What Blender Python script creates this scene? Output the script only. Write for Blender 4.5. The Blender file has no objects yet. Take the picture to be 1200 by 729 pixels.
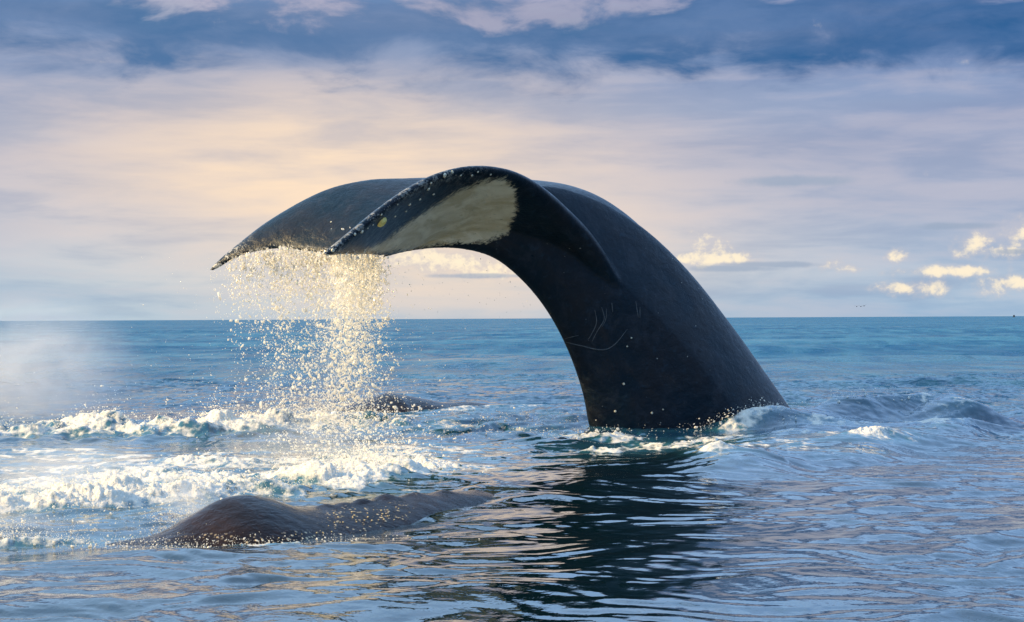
import bpy, bmesh, math, random
import numpy as np
from mathutils import Vector, Matrix, kdtree
from mathutils.bvhtree import BVHTree

random.seed(7)
RNG = np.random.default_rng(11)
SC = bpy.context.scene
COL = SC.collection

# ------------------------------------------------------------------ camera
F_PX, W_PX, H_PX = 2240.0, 1200.0, 729.0          # focal length in photograph pixels
CAM_H = 1.15                                       # low deck of an open boat
PITCH, ROLL = 0.222, -0.27
cam_d = bpy.data.cameras.new('camera')
cam_d.sensor_width = 36.0
cam_d.lens = 36.0 * F_PX / W_PX
cam_d.clip_start, cam_d.clip_end = 0.1, 40000.0
cam = bpy.data.objects.new('camera', cam_d)
COL.objects.link(cam)
CAM_R = (Matrix.Rotation(math.radians(90 + PITCH), 3, 'X') @ Matrix.Rotation(math.radians(ROLL), 3, 'Z'))
cam.matrix_world = Matrix.Translation((0, 0, CAM_H)) @ CAM_R.to_4x4()
SC.camera = cam

# ------------------------------------------------------------------ sun and sky
SUN_AZ, SUN_EL = math.radians(-96), math.radians(25)     # low, from the left
SUN_DIR = Vector((math.sin(SUN_AZ) * math.cos(SUN_EL), math.cos(SUN_AZ) * math.cos(SUN_EL), math.sin(SUN_EL)))
sun_d = bpy.data.lights.new('sun', 'SUN')
sun_d.energy, sun_d.angle, sun_d.color = 5.0, math.radians(0.6), (1.0, 0.73, 0.36)
sun = bpy.data.objects.new('sun', sun_d)
COL.objects.link(sun)
sun.rotation_euler = (-SUN_DIR).to_track_quat('-Z', 'Y').to_euler()
sun.location = (-20, 10, 12)

SC.view_settings.view_transform = 'Standard'
SC.view_settings.look = 'None'
SC.view_settings.exposure = 1.0
SC.view_settings.gamma = 1.0
SC.cycles.use_denoising = True
SC.cycles.max_bounces = 6
SC.cycles.volume_bounces = 1
SC.cycles.sample_clamp_indirect = 6.0


class NT:
    """small helper that writes node trees"""
    def __init__(self, tree):
        self.t = tree; tree.nodes.clear()
    def n(self, kind, **kw):
        nd = self.t.nodes.new(kind)
        for k, v in kw.items(): setattr(nd, k, v)
        return nd
    def put(self, sock, v):
        if v is None: return
        if hasattr(v, 'links') or isinstance(v, bpy.types.NodeSocket): self.t.links.new(v, sock)
        else: sock.default_value = v
    def m(self, op, a, b=None, c=None, clamp=False):
        nd = self.n('ShaderNodeMath', operation=op, use_clamp=clamp)
        for s, v in zip(nd.inputs, (a, b, c)): self.put(s, v)
        return nd.outputs[0]
    def add(self, a, b): return self.m('ADD', a, b)
    def sub(self, a, b): return self.m('SUBTRACT', a, b)
    def mul(self, a, b): return self.m('MULTIPLY', a, b)
    def step(self, v, lo, hi, to0=0.0, to1=1.0):
        nd = self.n('ShaderNodeMapRange', interpolation_type='SMOOTHSTEP')
        for i, q in enumerate((v, lo, hi, to0, to1)): self.put(nd.inputs[i], q)
        return nd.outputs[0]
    def lin(self, v, lo, hi, to0=0.0, to1=1.0):
        nd = self.n('ShaderNodeMapRange')
        for i, q in enumerate((v, lo, hi, to0, to1)): self.put(nd.inputs[i], q)
        return nd.outputs[0]
    def mix(self, f, a, b, blend='MIX'):
        nd = self.n('ShaderNodeMix', data_type='RGBA', blend_type=blend)
        self.put(nd.inputs[0], f)
        for s, v in ((nd.inputs[6], a), (nd.inputs[7], b)):
            self.put(s, (*v, 1.0) if isinstance(v, tuple) and len(v) == 3 else v)
        return nd.outputs[2]
    def noise(self, vec, scale, detail=4.0, rough=0.55, dist=0.0):
        nd = self.n('ShaderNodeTexNoise')
        if vec is not None: self.put(nd.inputs['Vector'], vec)
        nd.inputs['Scale'].default_value = scale; nd.inputs['Detail'].default_value = detail
        nd.inputs['Roughness'].default_value = rough; nd.inputs['Distortion'].default_value = dist
        return nd.outputs[0]
    def scl(self, vec, s, off=(0, 0, 0)):
        nd = self.n('ShaderNodeMapping')
        self.put(nd.inputs[0], vec); nd.inputs['Scale'].default_value = s; nd.inputs['Location'].default_value = off
        return nd.outputs[0]
    def ramp(self, v, stops, interp='LINEAR'):
        nd = self.n('ShaderNodeValToRGB'); cr = nd.color_ramp; cr.interpolation = interp
        while len(cr.elements) < len(stops): cr.elements.new(0.5)
        for e, (p, c) in zip(cr.elements, stops): e.position = p; e.color = (*c, 1.0)
        self.put(nd.inputs[0], v)
        return nd.outputs[0]


def build_world():
    w = bpy.data.worlds.new('World'); SC.world = w; w.use_nodes = True
    w.cycles.sampling_method = 'MANUAL'; w.cycles.sample_map_resolution = 512
    g = NT(w.node_tree)
    out = g.n('ShaderNodeOutputWorld'); bg = g.n('ShaderNodeBackground')
    d = g.n('ShaderNodeTexCoord').outputs['Generated']
    sp = g.n('ShaderNodeSeparateXYZ'); g.put(sp.inputs[0], d)
    x, y, z = sp.outputs
    az = g.m('ARCTAN2', x, y)
    el = g.m('ARCSINE', g.m('ABSOLUTE', z))
    # clear sky behind the clouds
    sky = g.n('ShaderNodeTexSky', sky_type='NISHITA', sun_disc=False)
    sky.sun_elevation = SUN_EL; sky.sun_rotation = SUN_AZ
    sky.altitude = 0; sky.air_density = 1.0; sky.dust_density = 1.2; sky.ozone_density = 1.5
    clear = g.mix(1.0, sky.outputs[0], (0.14, 0.14, 0.14), 'MULTIPLY')
    # layered cloud: three stretched noises on the direction vector
    n_big = g.noise(g.scl(d, (1, 1, 7.0), (3.1, 1.7, 0.2)), 4.2, 5, 0.52, 0.35)
    n_mid = g.noise(g.scl(d, (1, 1, 6.0), (0.4, 7.7, 2.2)), 12.0, 5, 0.55, 0.25)
    n_puff = g.noise(g.scl(d, (1, 1, 1.3), (5.4, 0.7, 1.2)), 58.0, 7, 0.60, 0.2)
    n_edge = g.noise(g.scl(d, (1, 1, 2.6), (9.4, 2.7, 4.2)), 17.0, 6, 0.58, 0.4)
    # height ramp of the cloud deck (0..1 is 0..0.5 rad)
    h = g.m('MULTIPLY', el, 2.0, clamp=True)
    hn = g.add(h, g.mul(g.sub(n_big, 0.5), 0.10))
    base = g.ramp(hn, [(0.0, (0.50, 0.66, 0.76)), (0.05, (0.58, 0.67, 0.74)), (0.11, (0.58, 0.60, 0.68)),
                       (0.17, (0.52, 0.53, 0.63)), (0.225, (0.38, 0.45, 0.61)), (0.27, (0.25, 0.36, 0.57)), (0.325, (0.27, 0.38, 0.62)), (0.355, (0.58, 0.98, 1.48)),
                       (0.40, (0.76, 1.26, 1.86)), (1.0, (0.70, 1.22, 1.90))])
    # right-hand side greyer and bluer
    side = g.step(az, -0.16, 0.30)
    base = g.mix(g.mul(side, 0.55), base, g.mix(1.0, base, (0.62, 0.76, 0.96), 'MULTIPLY'))
    # streaks of light and shade in the deck
    st = g.step(n_mid, 0.36, 0.66)
    base = g.mix(g.mul(g.step(n_big, 0.62, 0.38), 0.58), base, g.mix(1.0, base, (0.62, 0.72, 0.86), 'MULTIPLY'))
    base = g.mix(g.mul(st, 0.30), base, (0.74, 0.66, 0.70))
    base = g.mix(g.mul(g.step(n_mid, 0.51, 0.30), 0.42), base, (0.31, 0.38, 0.55))

    def gauss(u, v, ru, rv):                     # soft patch of sky at a bearing and height given from the photo
        a0, e0 = (u - 600) / F_PX, (373 - v) / F_PX
        da = g.mul(g.sub(az, a0), F_PX / ru); de = g.mul(g.sub(el, e0), F_PX / rv)
        r2 = g.add(g.mul(da, da), g.mul(de, de))
        return g.m('EXPONENT', g.mul(r2, -0.5))
    # thin cloud lit warm from behind
    glow = g.m('ADD', gauss(390, 190, 215, 62), g.mul(gauss(540, 305, 210, 55), 0.72), clamp=True)
    glow = g.mul(glow, g.lin(n_mid, 0.30, 0.65, 0.55, 1.05))
    base = g.mix(g.mul(glow, 0.95), base, (1.06, 0.82, 0.60))
    # slate bank of cloud with a torn lower and upper edge, lit cloud and blue gaps above it
    ee = g.add(el, g.mul(g.sub(n_edge, 0.5), 0.062))
    ee = g.add(ee, g.mul(side, 0.008))
    bank = g.mul(g.step(ee, 0.122, 0.146), g.step(ee, 0.188, 0.166))
    base = g.mix(g.mul(bank, g.lin(g.add(g.mul(n_edge, 0.6), g.mul(n_mid, 0.4)), 0.38, 0.62, 0.62, 1.0)), base, g.mix(side, (0.09, 0.195, 0.39), (0.018, 0.115, 0.31)))
    top = g.mul(g.step(g.add(ee, g.mul(gauss(480, 5, 190, 60), 0.026)), 0.170, 0.182), g.step(ee, 0.215, 0.185))
    base = g.mix(g.mul(g.mul(top, g.step(n_edge, 0.40, 0.62)), g.lin(side, 0, 1, 0.68, 0.25)), base, (0.62, 0.56, 0.66))
    # blue gaps in the deck, more of them higher up
    gap = g.mul(g.step(g.add(n_edge, g.mul(n_big, 0.6)), 0.90, 1.05), g.step(el, 0.14, 0.20))
    base = g.mix(gap, base, clear)
    # low cumulus on the horizon
    puffs = [(830, 292, 24, 20), (806, 302, 20, 10), (850, 305, 34, 8), (1068, 340, 40, 9), (1196, 284, 34, 22), (1136, 290, 18, 16), (1165, 300, 46, 9),
             (1180, 336, 48, 10), (968, 311, 20, 8), (1046, 303, 15, 8), (990, 317, 20, 6), (520, 306, 62, 16), (590, 318, 60, 9), (1100, 322, 60, 7)]
    pf = None
    for p in puffs:
        q = gauss(*p); pf = q if pf is None else g.m('MAXIMUM', pf, q)
    n_fine = g.noise(g.scl(d, (1, 1, 1.1), (1.4, 3.7, 6.2)), 150.0, 6, 0.62, 0.3)
    pn = g.add(g.mul(g.sub(n_puff, 0.5), 1.9), g.mul(g.sub(n_fine, 0.5), 0.9))
    pm = g.step(g.add(pf, pn), 0.34, 1.15)
    lit = g.step(g.add(pm, g.mul(g.sub(n_fine, 0.5), 0.8)), 0.25, 0.95)
    base = g.mix(g.mul(pm, 0.9), base, g.mix(lit, (0.66, 0.62, 0.64), (1.12, 0.96, 0.70)))
    dk = None
    for p in [(1110, 270, 46, 4), (905, 312, 60, 3.5), (860, 316, 50, 4), (930, 215, 60, 6), (1180, 300, 30, 3), (560, 323, 60, 3)]:
        q = gauss(*p); dk = q if dk is None else g.m('MAXIMUM', dk, q)
    dm = g.step(g.add(dk, g.mul(g.sub(n_puff, 0.5), 0.9)), 0.35, 0.9)
    base = g.mix(g.mul(dm, 0.65), base, (0.33, 0.42, 0.56))
    g.put(bg.inputs[0], base); bg.inputs[1].default_value = 0.475
    g.t.links.new(bg.outputs[0], out.inputs[0])
build_world()

# ------------------------------------------------------------------ pixel helpers
_R = np.array(CAM_R)
def ray(u, v):
    return _R @ np.array([(u - W_PX / 2) / F_PX, (H_PX / 2 - v) / F_PX, -1.0])
C0 = np.array([0, 0, CAM_H])
def at_depth(u, v, Y):
    d = ray(u, v); return C0 + d * (Y / d[1])
def on_z(u, v, z=0.0):
    d = ray(u, v); return C0 + d * ((z - CAM_H) / d[2])
def on_plane(u, v, nrm, dist):
    d = ray(u, v); return C0 + d * ((dist - C0 @ nrm) / (d @ nrm))
def project(P):
    q = (np.asarray(P) - C0) @ _R
    return np.stack([W_PX / 2 + F_PX * q[..., 0] / -q[..., 2], H_PX / 2 - F_PX * q[..., 1] / -q[..., 2]], -1)

def spline(pts, n):
    """natural-looking Catmull-Rom resample of a table (rows = points), by index"""
    P = np.asarray(pts, float); m = len(P)
    Q = np.vstack([2 * P[0] - P[1], P, 2 * P[-1] - P[-2]])
    out = []
    for s in np.linspace(0, m - 1, n):
        i = min(int(s), m - 2); t = s - i
        p0, p1, p2, p3 = Q[i:i + 4]
        out.append(0.5 * (2 * p1 + (p2 - p0) * t + (2 * p0 - 5 * p1 + 4 * p2 - p3) * t * t + (3 * p1 - p0 - 3 * p2 + p3) * t ** 3))
    return np.array(out)

def mesh_obj(name, verts, faces, mat, parent=None, smooth=True):
    me = bpy.data.meshes.new(name)
    me.from_pydata([tuple(map(float, v)) for v in verts], [], [tuple(map(int, f)) for f in faces])
    me.update()
    if smooth: me.polygons.foreach_set('use_smooth', [True] * len(me.polygons))
    me.materials.append(mat)
    o = bpy.data.objects.new(name, me); COL.objects.link(o)
    if parent is not None: o.parent = parent
    return o

def tag(o, label=None, cat=None, group=None, kind=None):
    for k, v in (('label', label), ('category', cat), ('group', group), ('kind', kind)):
        if v: o[k] = v
    return o

def grid_faces(nu, nv, close_v=False, off=0, flip=False):
    f = []
    for i in range(nu - 1):
        for j in range(nv if close_v else nv - 1):
            a, b = i * nv + j, i * nv + (j + 1) % nv
            q = (a + off, b + off, b + nv + off, a + nv + off)
            f.append(q[::-1] if flip else q)
    return f

def set_attr(me, name, values):
    at = me.attributes.new(name, 'FLOAT', 'POINT'); at.data.foreach_set('value', np.asarray(values, np.float32))

# ------------------------------------------------------------------ tileable noise and waves
def fft_noise(N, beta, kmin, kmax, seed, aniso=(1, 1)):
    r = np.random.default_rng(seed)
    k = np.fft.fftfreq(N) * N
    KX, KY = np.meshgrid(k * aniso[0], k * aniso[1], indexing='ij')
    K = np.hypot(KX, KY); K[0, 0] = 1
    A = np.where((K >= kmin) & (K <= kmax), K ** (-beta), 0)
    h = np.fft.ifft2(np.fft.fft2(r.standard_normal((N, N))) * A).real
    return (h / h.std()).astype(np.float32)

def wave_tile(N, L, lmin, lmax, peak, wind, spread, seed):
    """random-phase sea surface with a directional spectrum, unit rms slope"""
    r = np.random.default_rng(seed)
    k = 2 * np.pi * np.fft.fftfreq(N, L / N)
    KX, KY = np.meshgrid(k, k, indexing='ij'); K = np.hypot(KX, KY); K[0, 0] = 1
    lam = 2 * np.pi / K
    ang = np.arctan2(KY, KX) - wind
    D = np.abs(np.cos(ang)) ** spread + 0.12
    A = K ** -2.6 * np.exp(-(lam / peak) ** 2 * 0.6) * D
    A *= (lam > lmin) & (lam < lmax)
    H = np.fft.fft2(r.standard_normal((N, N))) * A
    h = np.fft.ifft2(H).real
    sx = np.fft.ifft2(1j * KX * H).real; sy = np.fft.ifft2(1j * KY * H).real
    s = math.sqrt((sx ** 2 + sy ** 2).mean())
    return (h / s).astype(np.float32)

def sample(tile, L, x, y):
    N = tile.shape[0]
    fx = (x / L * N) % N; fy = (y / L * N) % N
    ix = np.floor(fx).astype(np.int32); iy = np.floor(fy).astype(np.int32)
    tx = fx - ix; ty = fy - iy
    ix %= N; iy %= N; jx = (ix + 1) % N; jy = (iy + 1) % N
    return (tile[ix, iy] * (1 - tx) * (1 - ty) + tile[jx, iy] * tx * (1 - ty) + tile[ix, jy] * (1 - tx) * ty + tile[jx, jy] * tx * ty)

# bands: (tile, size, slope, shortest resolved wavelength)
BANDS = [
    (wave_tile(512, 83.0, 3.0, 40.0, 14.0, math.radians(78), 4, 1), 83.0, 0.020, 4.5),
    (wave_tile(512, 23.7, 0.8, 3.5, 2.2, math.radians(100), 3, 2), 23.7, 0.036, 1.2),
    (wave_tile(512, 7.3, 0.24, 0.9, 0.7, math.radians(112), 2, 3), 7.3, 0.086, 0.36),
    (wave_tile(512, 3.1, 0.09, 0.26, 0.25, math.radians(70), 1.6, 4), 3.1, 0.074, 0.14),
]
LUMP = fft_noise(512, 1.55, 3, 120, 5)
SOFT = fft_noise(512, 2.3, 3, 60, 8)
STREAK = fft_noise(512, 1.5, 2, 150, 6, (1.0, 2.6))

def seg_dist(x, y, pts):
    """distance to a polyline, and parameter 0..1 along it"""
    best = np.full(x.shape, 1e9); par = np.zeros(x.shape)
    m = len(pts) - 1
    for i in range(m):
        ax, ay = pts[i][:2]; bx, by = pts[i + 1][:2]
        dx, dy = bx - ax, by - ay; L2 = dx * dx + dy * dy
        t = np.clip(((x - ax) * dx + (y - ay) * dy) / L2, 0, 1)
        d = np.hypot(x - ax - t * dx, y - ay - t * dy)
        w = d < best
        best = np.where(w, d, best); par = np.where(w, (i + t) / m, par)
    return best, par

def zline(px, z=0.0): return [on_z(u, v, z) for u, v in px]

# crests: pixel line of the foot, height, half-width (m), fade at ends
CRESTS = [
    # (line, height, width, (fade-in, fade-out), foam)
    (zline([(-150, 508), (0, 508), (100, 506), (200, 507), (300, 503), (400, 500), (470, 496)]), 0.095, 0.75, (0.0, 0.08), 0.90),
    (zline([(-120, 606), (40, 600), (150, 592), (260, 584), (350, 577), (430, 565), (480, 556)]), 0.050, 0.52, (0.0, 0.10), 0.92),
    (zline([(460, 500), (560, 494), (660, 492), (760, 500)]), 0.07, 0.45, (0.3, 0.3), 0.42),
    (zline([(840, 506), (910, 501), (1010, 494), (1100, 492), (1158, 500)]), 0.215, 0.48, (0.16, 0.10), 0.0),
    (zline([(900, 540), (1000, 524), (1090, 512), (1158, 502)]), 0.05, 0.40, (0.3, 0.05), 0.0),
    (zline([(470, 585), (600, 580), (720, 562), (880, 545), (980, 545)]), 0.055, 0.8, (0.3, 0.3), 0.0),
    (zline([(450, 534), (560, 530), (660, 520), (740, 518)]), 0.05, 0.5, (0.3, 0.3), 0.10),
]
# foam lying on the water: (pixel line, radius m, cover)
FOAM = [
    ([(0, 545), (150, 560), (300, 545), (440, 535)], 2.1, 0.68),
    ([(60, 572), (150, 566), (260, 566), (360, 562), (440, 552)], 1.2, 0.84),
    ([(-40, 528), (80, 530), (200, 532)], 1.0, 0.62),
    ([(280, 500), (380, 492), (450, 487)], 0.9, 0.62),
    ([(0, 620), (120, 618), (200, 612)], 0.55, 0.45),
    ([(210, 606), (300, 590), (400, 588), (460, 582)], 0.35, 0.42),
    ([(690, 508), (760, 520), (800, 519), (850, 512)], 0.55, 0.70),
    ([(700, 528), (770, 522), (830, 515)], 0.34, 0.70),
    ([(840, 508), (880, 503), (940, 498), (1000, 492), (1080, 486)], 0.34, 0.66),
    ([(960, 494), (1040, 490), (1120, 489), (1155, 496)], 0.16, 0.56),
    ([(850, 522), (920, 520), (990, 512), (1060, 505)], 0.60, 0.50),
    ([(460, 503), (560, 500), (680, 502)], 0.9, 0.46),
    ([(540, 516), (600, 517), (640, 514)], 0.22, 0.55),
    ([(470, 512), (500, 524), (520, 527)], 0.22, 0.50),
    ([(450, 483), (510, 482), (610, 478)], 0.5, 0.52),
    ([(200, 636), (250, 640), (300, 643), (350, 642)], 0.035, 0.55),
    ([(0, 637), (60, 634), (140, 630), (190, 628)], 0.16, 0.55),
]
FOAM = [(zline(p), r, c) for p, r, c in FOAM]

WHALE_LINE = [at_depth(u, 600, Y) for u, Y in ((-60, 9.3), (150, 9.85), (285, 10.2), (390, 10.6))]
TONGUE = np.array([on_z(u, v, 0.08)[:2] for u, v in ((800, 522), (860, 508), (940, 494), (1010, 483), (1080, 476), (1135, 478), (1160, 488), (1125, 503), (1060, 518), (980, 533), (900, 546), (820, 548))])
def tongue(x, y):
    P = np.stack([x + 0.06 * sample(SOFT, 9.3, x, y), y + 0.12 * sample(SOFT, 11.1, y, x)], -1); d = np.full(len(P), 1e9); ins = np.zeros(len(P), bool)
    for i in range(len(TONGUE)):
        a, b = TONGUE[i], TONGUE[(i + 1) % len(TONGUE)]; e = b - a; w = P - a
        t = np.clip((w @ e) / (e @ e), 0, 1)[:, None]
        d = np.minimum(d, np.linalg.norm((w - e * t) * (1.0, 0.55), axis=1))
        ins ^= ((a[1] > P[:, 1]) != (b[1] > P[:, 1])) & (P[:, 0] < (b[0] - a[0]) * (P[:, 1] - a[1]) / (b[1] - a[1] + 1e-9) + a[0])
    k = np.clip(0.5 + np.where(ins, d, -d) / 0.62, 0, 1)
    return k * k * (3 - 2 * k)

def slick(x, y):
    return 1.0 - 0.80 * np.exp(-(((x - 0.07 * y) / (0.12 * np.maximum(y, 1))) ** 2 + ((y - 9.5) / 5.5) ** 2))

def sea(x, y, cell, detail=True):
    """height of the sea and cover of foam at world x, y; cell = local mesh spacing"""
    r = np.hypot(x, y)
    wx = x + 0.35 * sample(LUMP, 61.0, x, y); wy = y + 0.35 * sample(LUMP, 53.0, y, x)
    calm = slick(x, y)   # slick above the diving whale
    stir = 1 + np.zeros_like(x)
    for (u, v), rx, ry, k in (((570, 500), 1.5, 2.6, 1.5), ((1040, 506), 1.6, 1.5, 0.15), ((250, 540), 2.6, 3.5, 0.7)):
        c = on_z(u, v); stir = stir + k * np.exp(-((x - c[0]) / rx) ** 2 - ((y - c[1]) / ry) ** 2)
    z = np.zeros_like(x); lost = np.zeros_like(x)
    gust = 0.85 + 0.28 * sample(LUMP, 47.0, x, y * 0.55)
    for i, (tile, L, s, lam) in enumerate(BANDS):
        keep = np.clip((lam / np.maximum(cell, 1e-4) - 2.0) / 3.0, 0, 1)
        amp = s * (1.0 if i == 0 else gust) * (np.sqrt(calm) * 0.9 if i == 3 else calm if i > 0 else 0.5 + 0.5 * calm)
        if i in (1, 2, 3): amp = amp * stir
        amp = amp * (0.8 + 1.5 * np.clip((r - 14) / 60, 0, 1))
        z = z + sample(tile, L, wx, wy) * amp * keep
        lost = lost + (amp * (1 - keep)) ** 2
    foam = np.zeros_like(x)
    near = (r < 45)
    xs, ys = x[near], y[near]
    zz = np.zeros_like(xs); ff = np.zeros_like(xs)
    lump = sample(LUMP, 2.3, xs, ys); lump2 = sample(LUMP, 0.71, ys, xs); big = sample(SOFT, 5.7, xs, ys); puff = sample(SOFT, 1.7, xs, ys)
    for pts, hgt, wid, (f0, f1), fo in CRESTS:
        d, p = seg_dist(xs, ys, pts)
        e = np.ones_like(p)
        if f0: e *= np.clip(p / f0, 0, 1)
        if f1: e *= np.clip((1 - p) / f1, 0, 1)
        e = e * e * (3 - 2 * e)
        g = np.exp(-(d / wid) ** 2) * e
        rag = 1 + (0.35 * big + 0.42 * puff if fo > 0.5 else 0.05 * big)
        zz += hgt * g * np.clip(rag, 0.25, 2.0)
        if fo: ff = np.maximum(ff, fo * np.exp(-(d / (wid * 1.05)) ** 4) * e ** 0.5)
    for pts, rad, c in FOAM:
        d, p = seg_dist(xs, ys, pts)
        ff = np.maximum(ff, c * np.exp(-(d / rad) ** 2))
    tg = tongue(xs, ys); zz += 0.085 * tg; ff = np.maximum(ff, tg * (0.43 + 0.05 * big))
    ff = np.clip(ff * (1 + 0.18 * big), 0, 1)
    froth = np.clip(ff - 0.55, 0, 1) / 0.45
    zz += froth * (0.022 * np.sqrt(np.abs(puff)) + 0.012 * np.sqrt(np.abs(lump)) + 0.012 * np.abs(lump2))
    dw, pw_ = seg_dist(xs, ys, WHALE_LINE)
    hush = np.exp(-(dw / 0.55) ** 2)
    z[near] = z[near] * (1 - 0.75 * hush) + zz - 0.035 * hush; foam[near] = ff
    return z, foam, lost

def sea_z(x, y):
    z, f, _ = sea(np.array([float(x)]), np.array([float(y)]), np.array([0.03]))
    return float(z[0])

# ------------------------------------------------------------------ materials
def new_mat(name):
    m = bpy.data.materials.new(name); m.use_nodes = True
    g = NT(m.node_tree); out = g.n('ShaderNodeOutputMaterial')
    return m, g, out

def bump(g, h, strength, dist, normal=None):
    b = g.n('ShaderNodeBump'); b.inputs['Strength'].default_value = strength; b.inputs['Distance'].default_value = dist
    g.put(b.inputs['Height'], h)
    if normal is not None: g.put(b.inputs['Normal'], normal)
    return b.outputs[0]

def mat_water():
    m, g, out = new_mat('sea_water')
    pos = g.n('ShaderNodeNewGeometry').outputs['Position']
    foam = g.n('ShaderNodeAttribute', attribute_name='foam').outputs['Fac']
    lost = g.n('ShaderNodeAttribute', attribute_name='lost').outputs['Fac']
    p = g.n('ShaderNodeBsdfPrincipled')
    big = g.noise(g.scl(pos, (0.05, 0.012, 1)), 1.0, 3)
    p.inputs['IOR'].default_value = 1.65
    col = g.mix(g.step(big, 0.35, 0.7), (0.0008, 0.0075, 0.0085), (0.0012, 0.011, 0.014))
    # aerated water round the foam scatters more green
    col = g.mix(g.mul(g.step(foam, 0.08, 0.7), 0.7), col, (0.022, 0.10, 0.11))
    g.put(p.inputs['Base Color'], col)
    g.put(p.inputs['Roughness'], g.add(0.035, g.mul(lost, 0.75)))
    rip = g.noise(g.scl(pos, (1.0, 0.8, 1)), 14.0, 3, 0.5, 0.4)
    rip2 = g.noise(g.scl(pos, (0.5, 0.16, 1), (3, 9, 0)), 1.6, 4, 0.6, 0.3)
    band = g.noise(g.scl(pos, (0.012, 0.05, 1), (7, 2, 0)), 1.0, 4, 0.6, 0.3)
    calm = g.n('ShaderNodeAttribute', attribute_name='calm').outputs['Fac']
    n1 = bump(g, g.mul(rip, g.lin(calm, 0.2, 1.0, 0.15, 1.0)), 0.28, 0.013)
    n1 = bump(g, g.mul(g.noise(g.scl(pos, (1.0, 0.7, 1), (4, 1, 0)), 34.0, 2, 0.5, 0.3), calm), 0.22, 0.005, n1)
    far = g.n('ShaderNodeAttribute', attribute_name='far').outputs['Fac']
    b2 = g.n('ShaderNodeBump'); g.put(b2.inputs['Height'], rip2); g.put(b2.inputs['Normal'], n1); b2.inputs['Strength'].default_value = 1.0
    g.put(b2.inputs['Distance'], g.lin(far, 0.0, 1.0, 0.05, 1.7)); n1 = b2.outputs[0]
    g.put(p.inputs['Normal'], n1)
    # beyond the waves that can be told apart the steep facets that face the boat get the upper sky's reflection painted in as diffuse colour, with the water's own blue
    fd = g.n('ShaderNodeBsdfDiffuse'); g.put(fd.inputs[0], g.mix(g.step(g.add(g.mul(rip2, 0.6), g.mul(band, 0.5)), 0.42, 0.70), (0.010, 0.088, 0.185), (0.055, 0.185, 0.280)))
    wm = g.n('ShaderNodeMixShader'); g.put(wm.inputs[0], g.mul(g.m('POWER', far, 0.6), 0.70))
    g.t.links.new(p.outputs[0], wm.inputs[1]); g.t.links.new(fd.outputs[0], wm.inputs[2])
    # foam
    f = g.n('ShaderNodeBsdfPrincipled')
    fn = g.noise(g.scl(pos, (1.0, 0.55, 1.0)), 3.6, 8, 0.64, 0.5)
    ff = g.noise(pos, 30.0, 5, 0.65)
    cell = g.n('ShaderNodeTexVoronoi'); cell.inputs['Scale'].default_value = 13.0
    g.put(cell.inputs['Vector'], g.scl(pos, (1.0, 0.6, 1.0)))
    pat = g.add(fn, g.mul(g.sub(ff, 0.5), 0.14))
    pat = g.sub(pat, g.mul(g.sub(0.42, cell.outputs[0]), 0.30))
    thr = g.lin(foam, 0.0, 1.0, 0.90, 0.27)
    mask = g.step(g.sub(pat, thr), -0.03, 0.20)
    mask = g.mul(mask, g.step(foam, 0.06, 0.2))
    f.inputs['Base Color'].default_value = (0.80, 0.73, 0.60, 1)
    f.inputs['Roughness'].default_value = 0.75
    f.inputs['Specular IOR Level'].default_value = 0.25
    f.inputs['Subsurface Weight'].default_value = 0.25
    f.inputs['Subsurface Radius'].default_value = (0.06, 0.06, 0.05)
    f.inputs['Subsurface Scale'].default_value = 0.5
    g.put(f.inputs['Normal'], bump(g, g.add(fn, g.mul(ff, 0.5)), 0.9, 0.09))
    mx = g.n('ShaderNodeMixShader'); g.put(mx.inputs[0], g.mul(mask, 0.93))
    g.t.links.new(wm.outputs[0], mx.inputs[1]); g.t.links.new(f.outputs[0], mx.inputs[2])
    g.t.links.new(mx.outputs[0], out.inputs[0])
    return m

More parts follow.
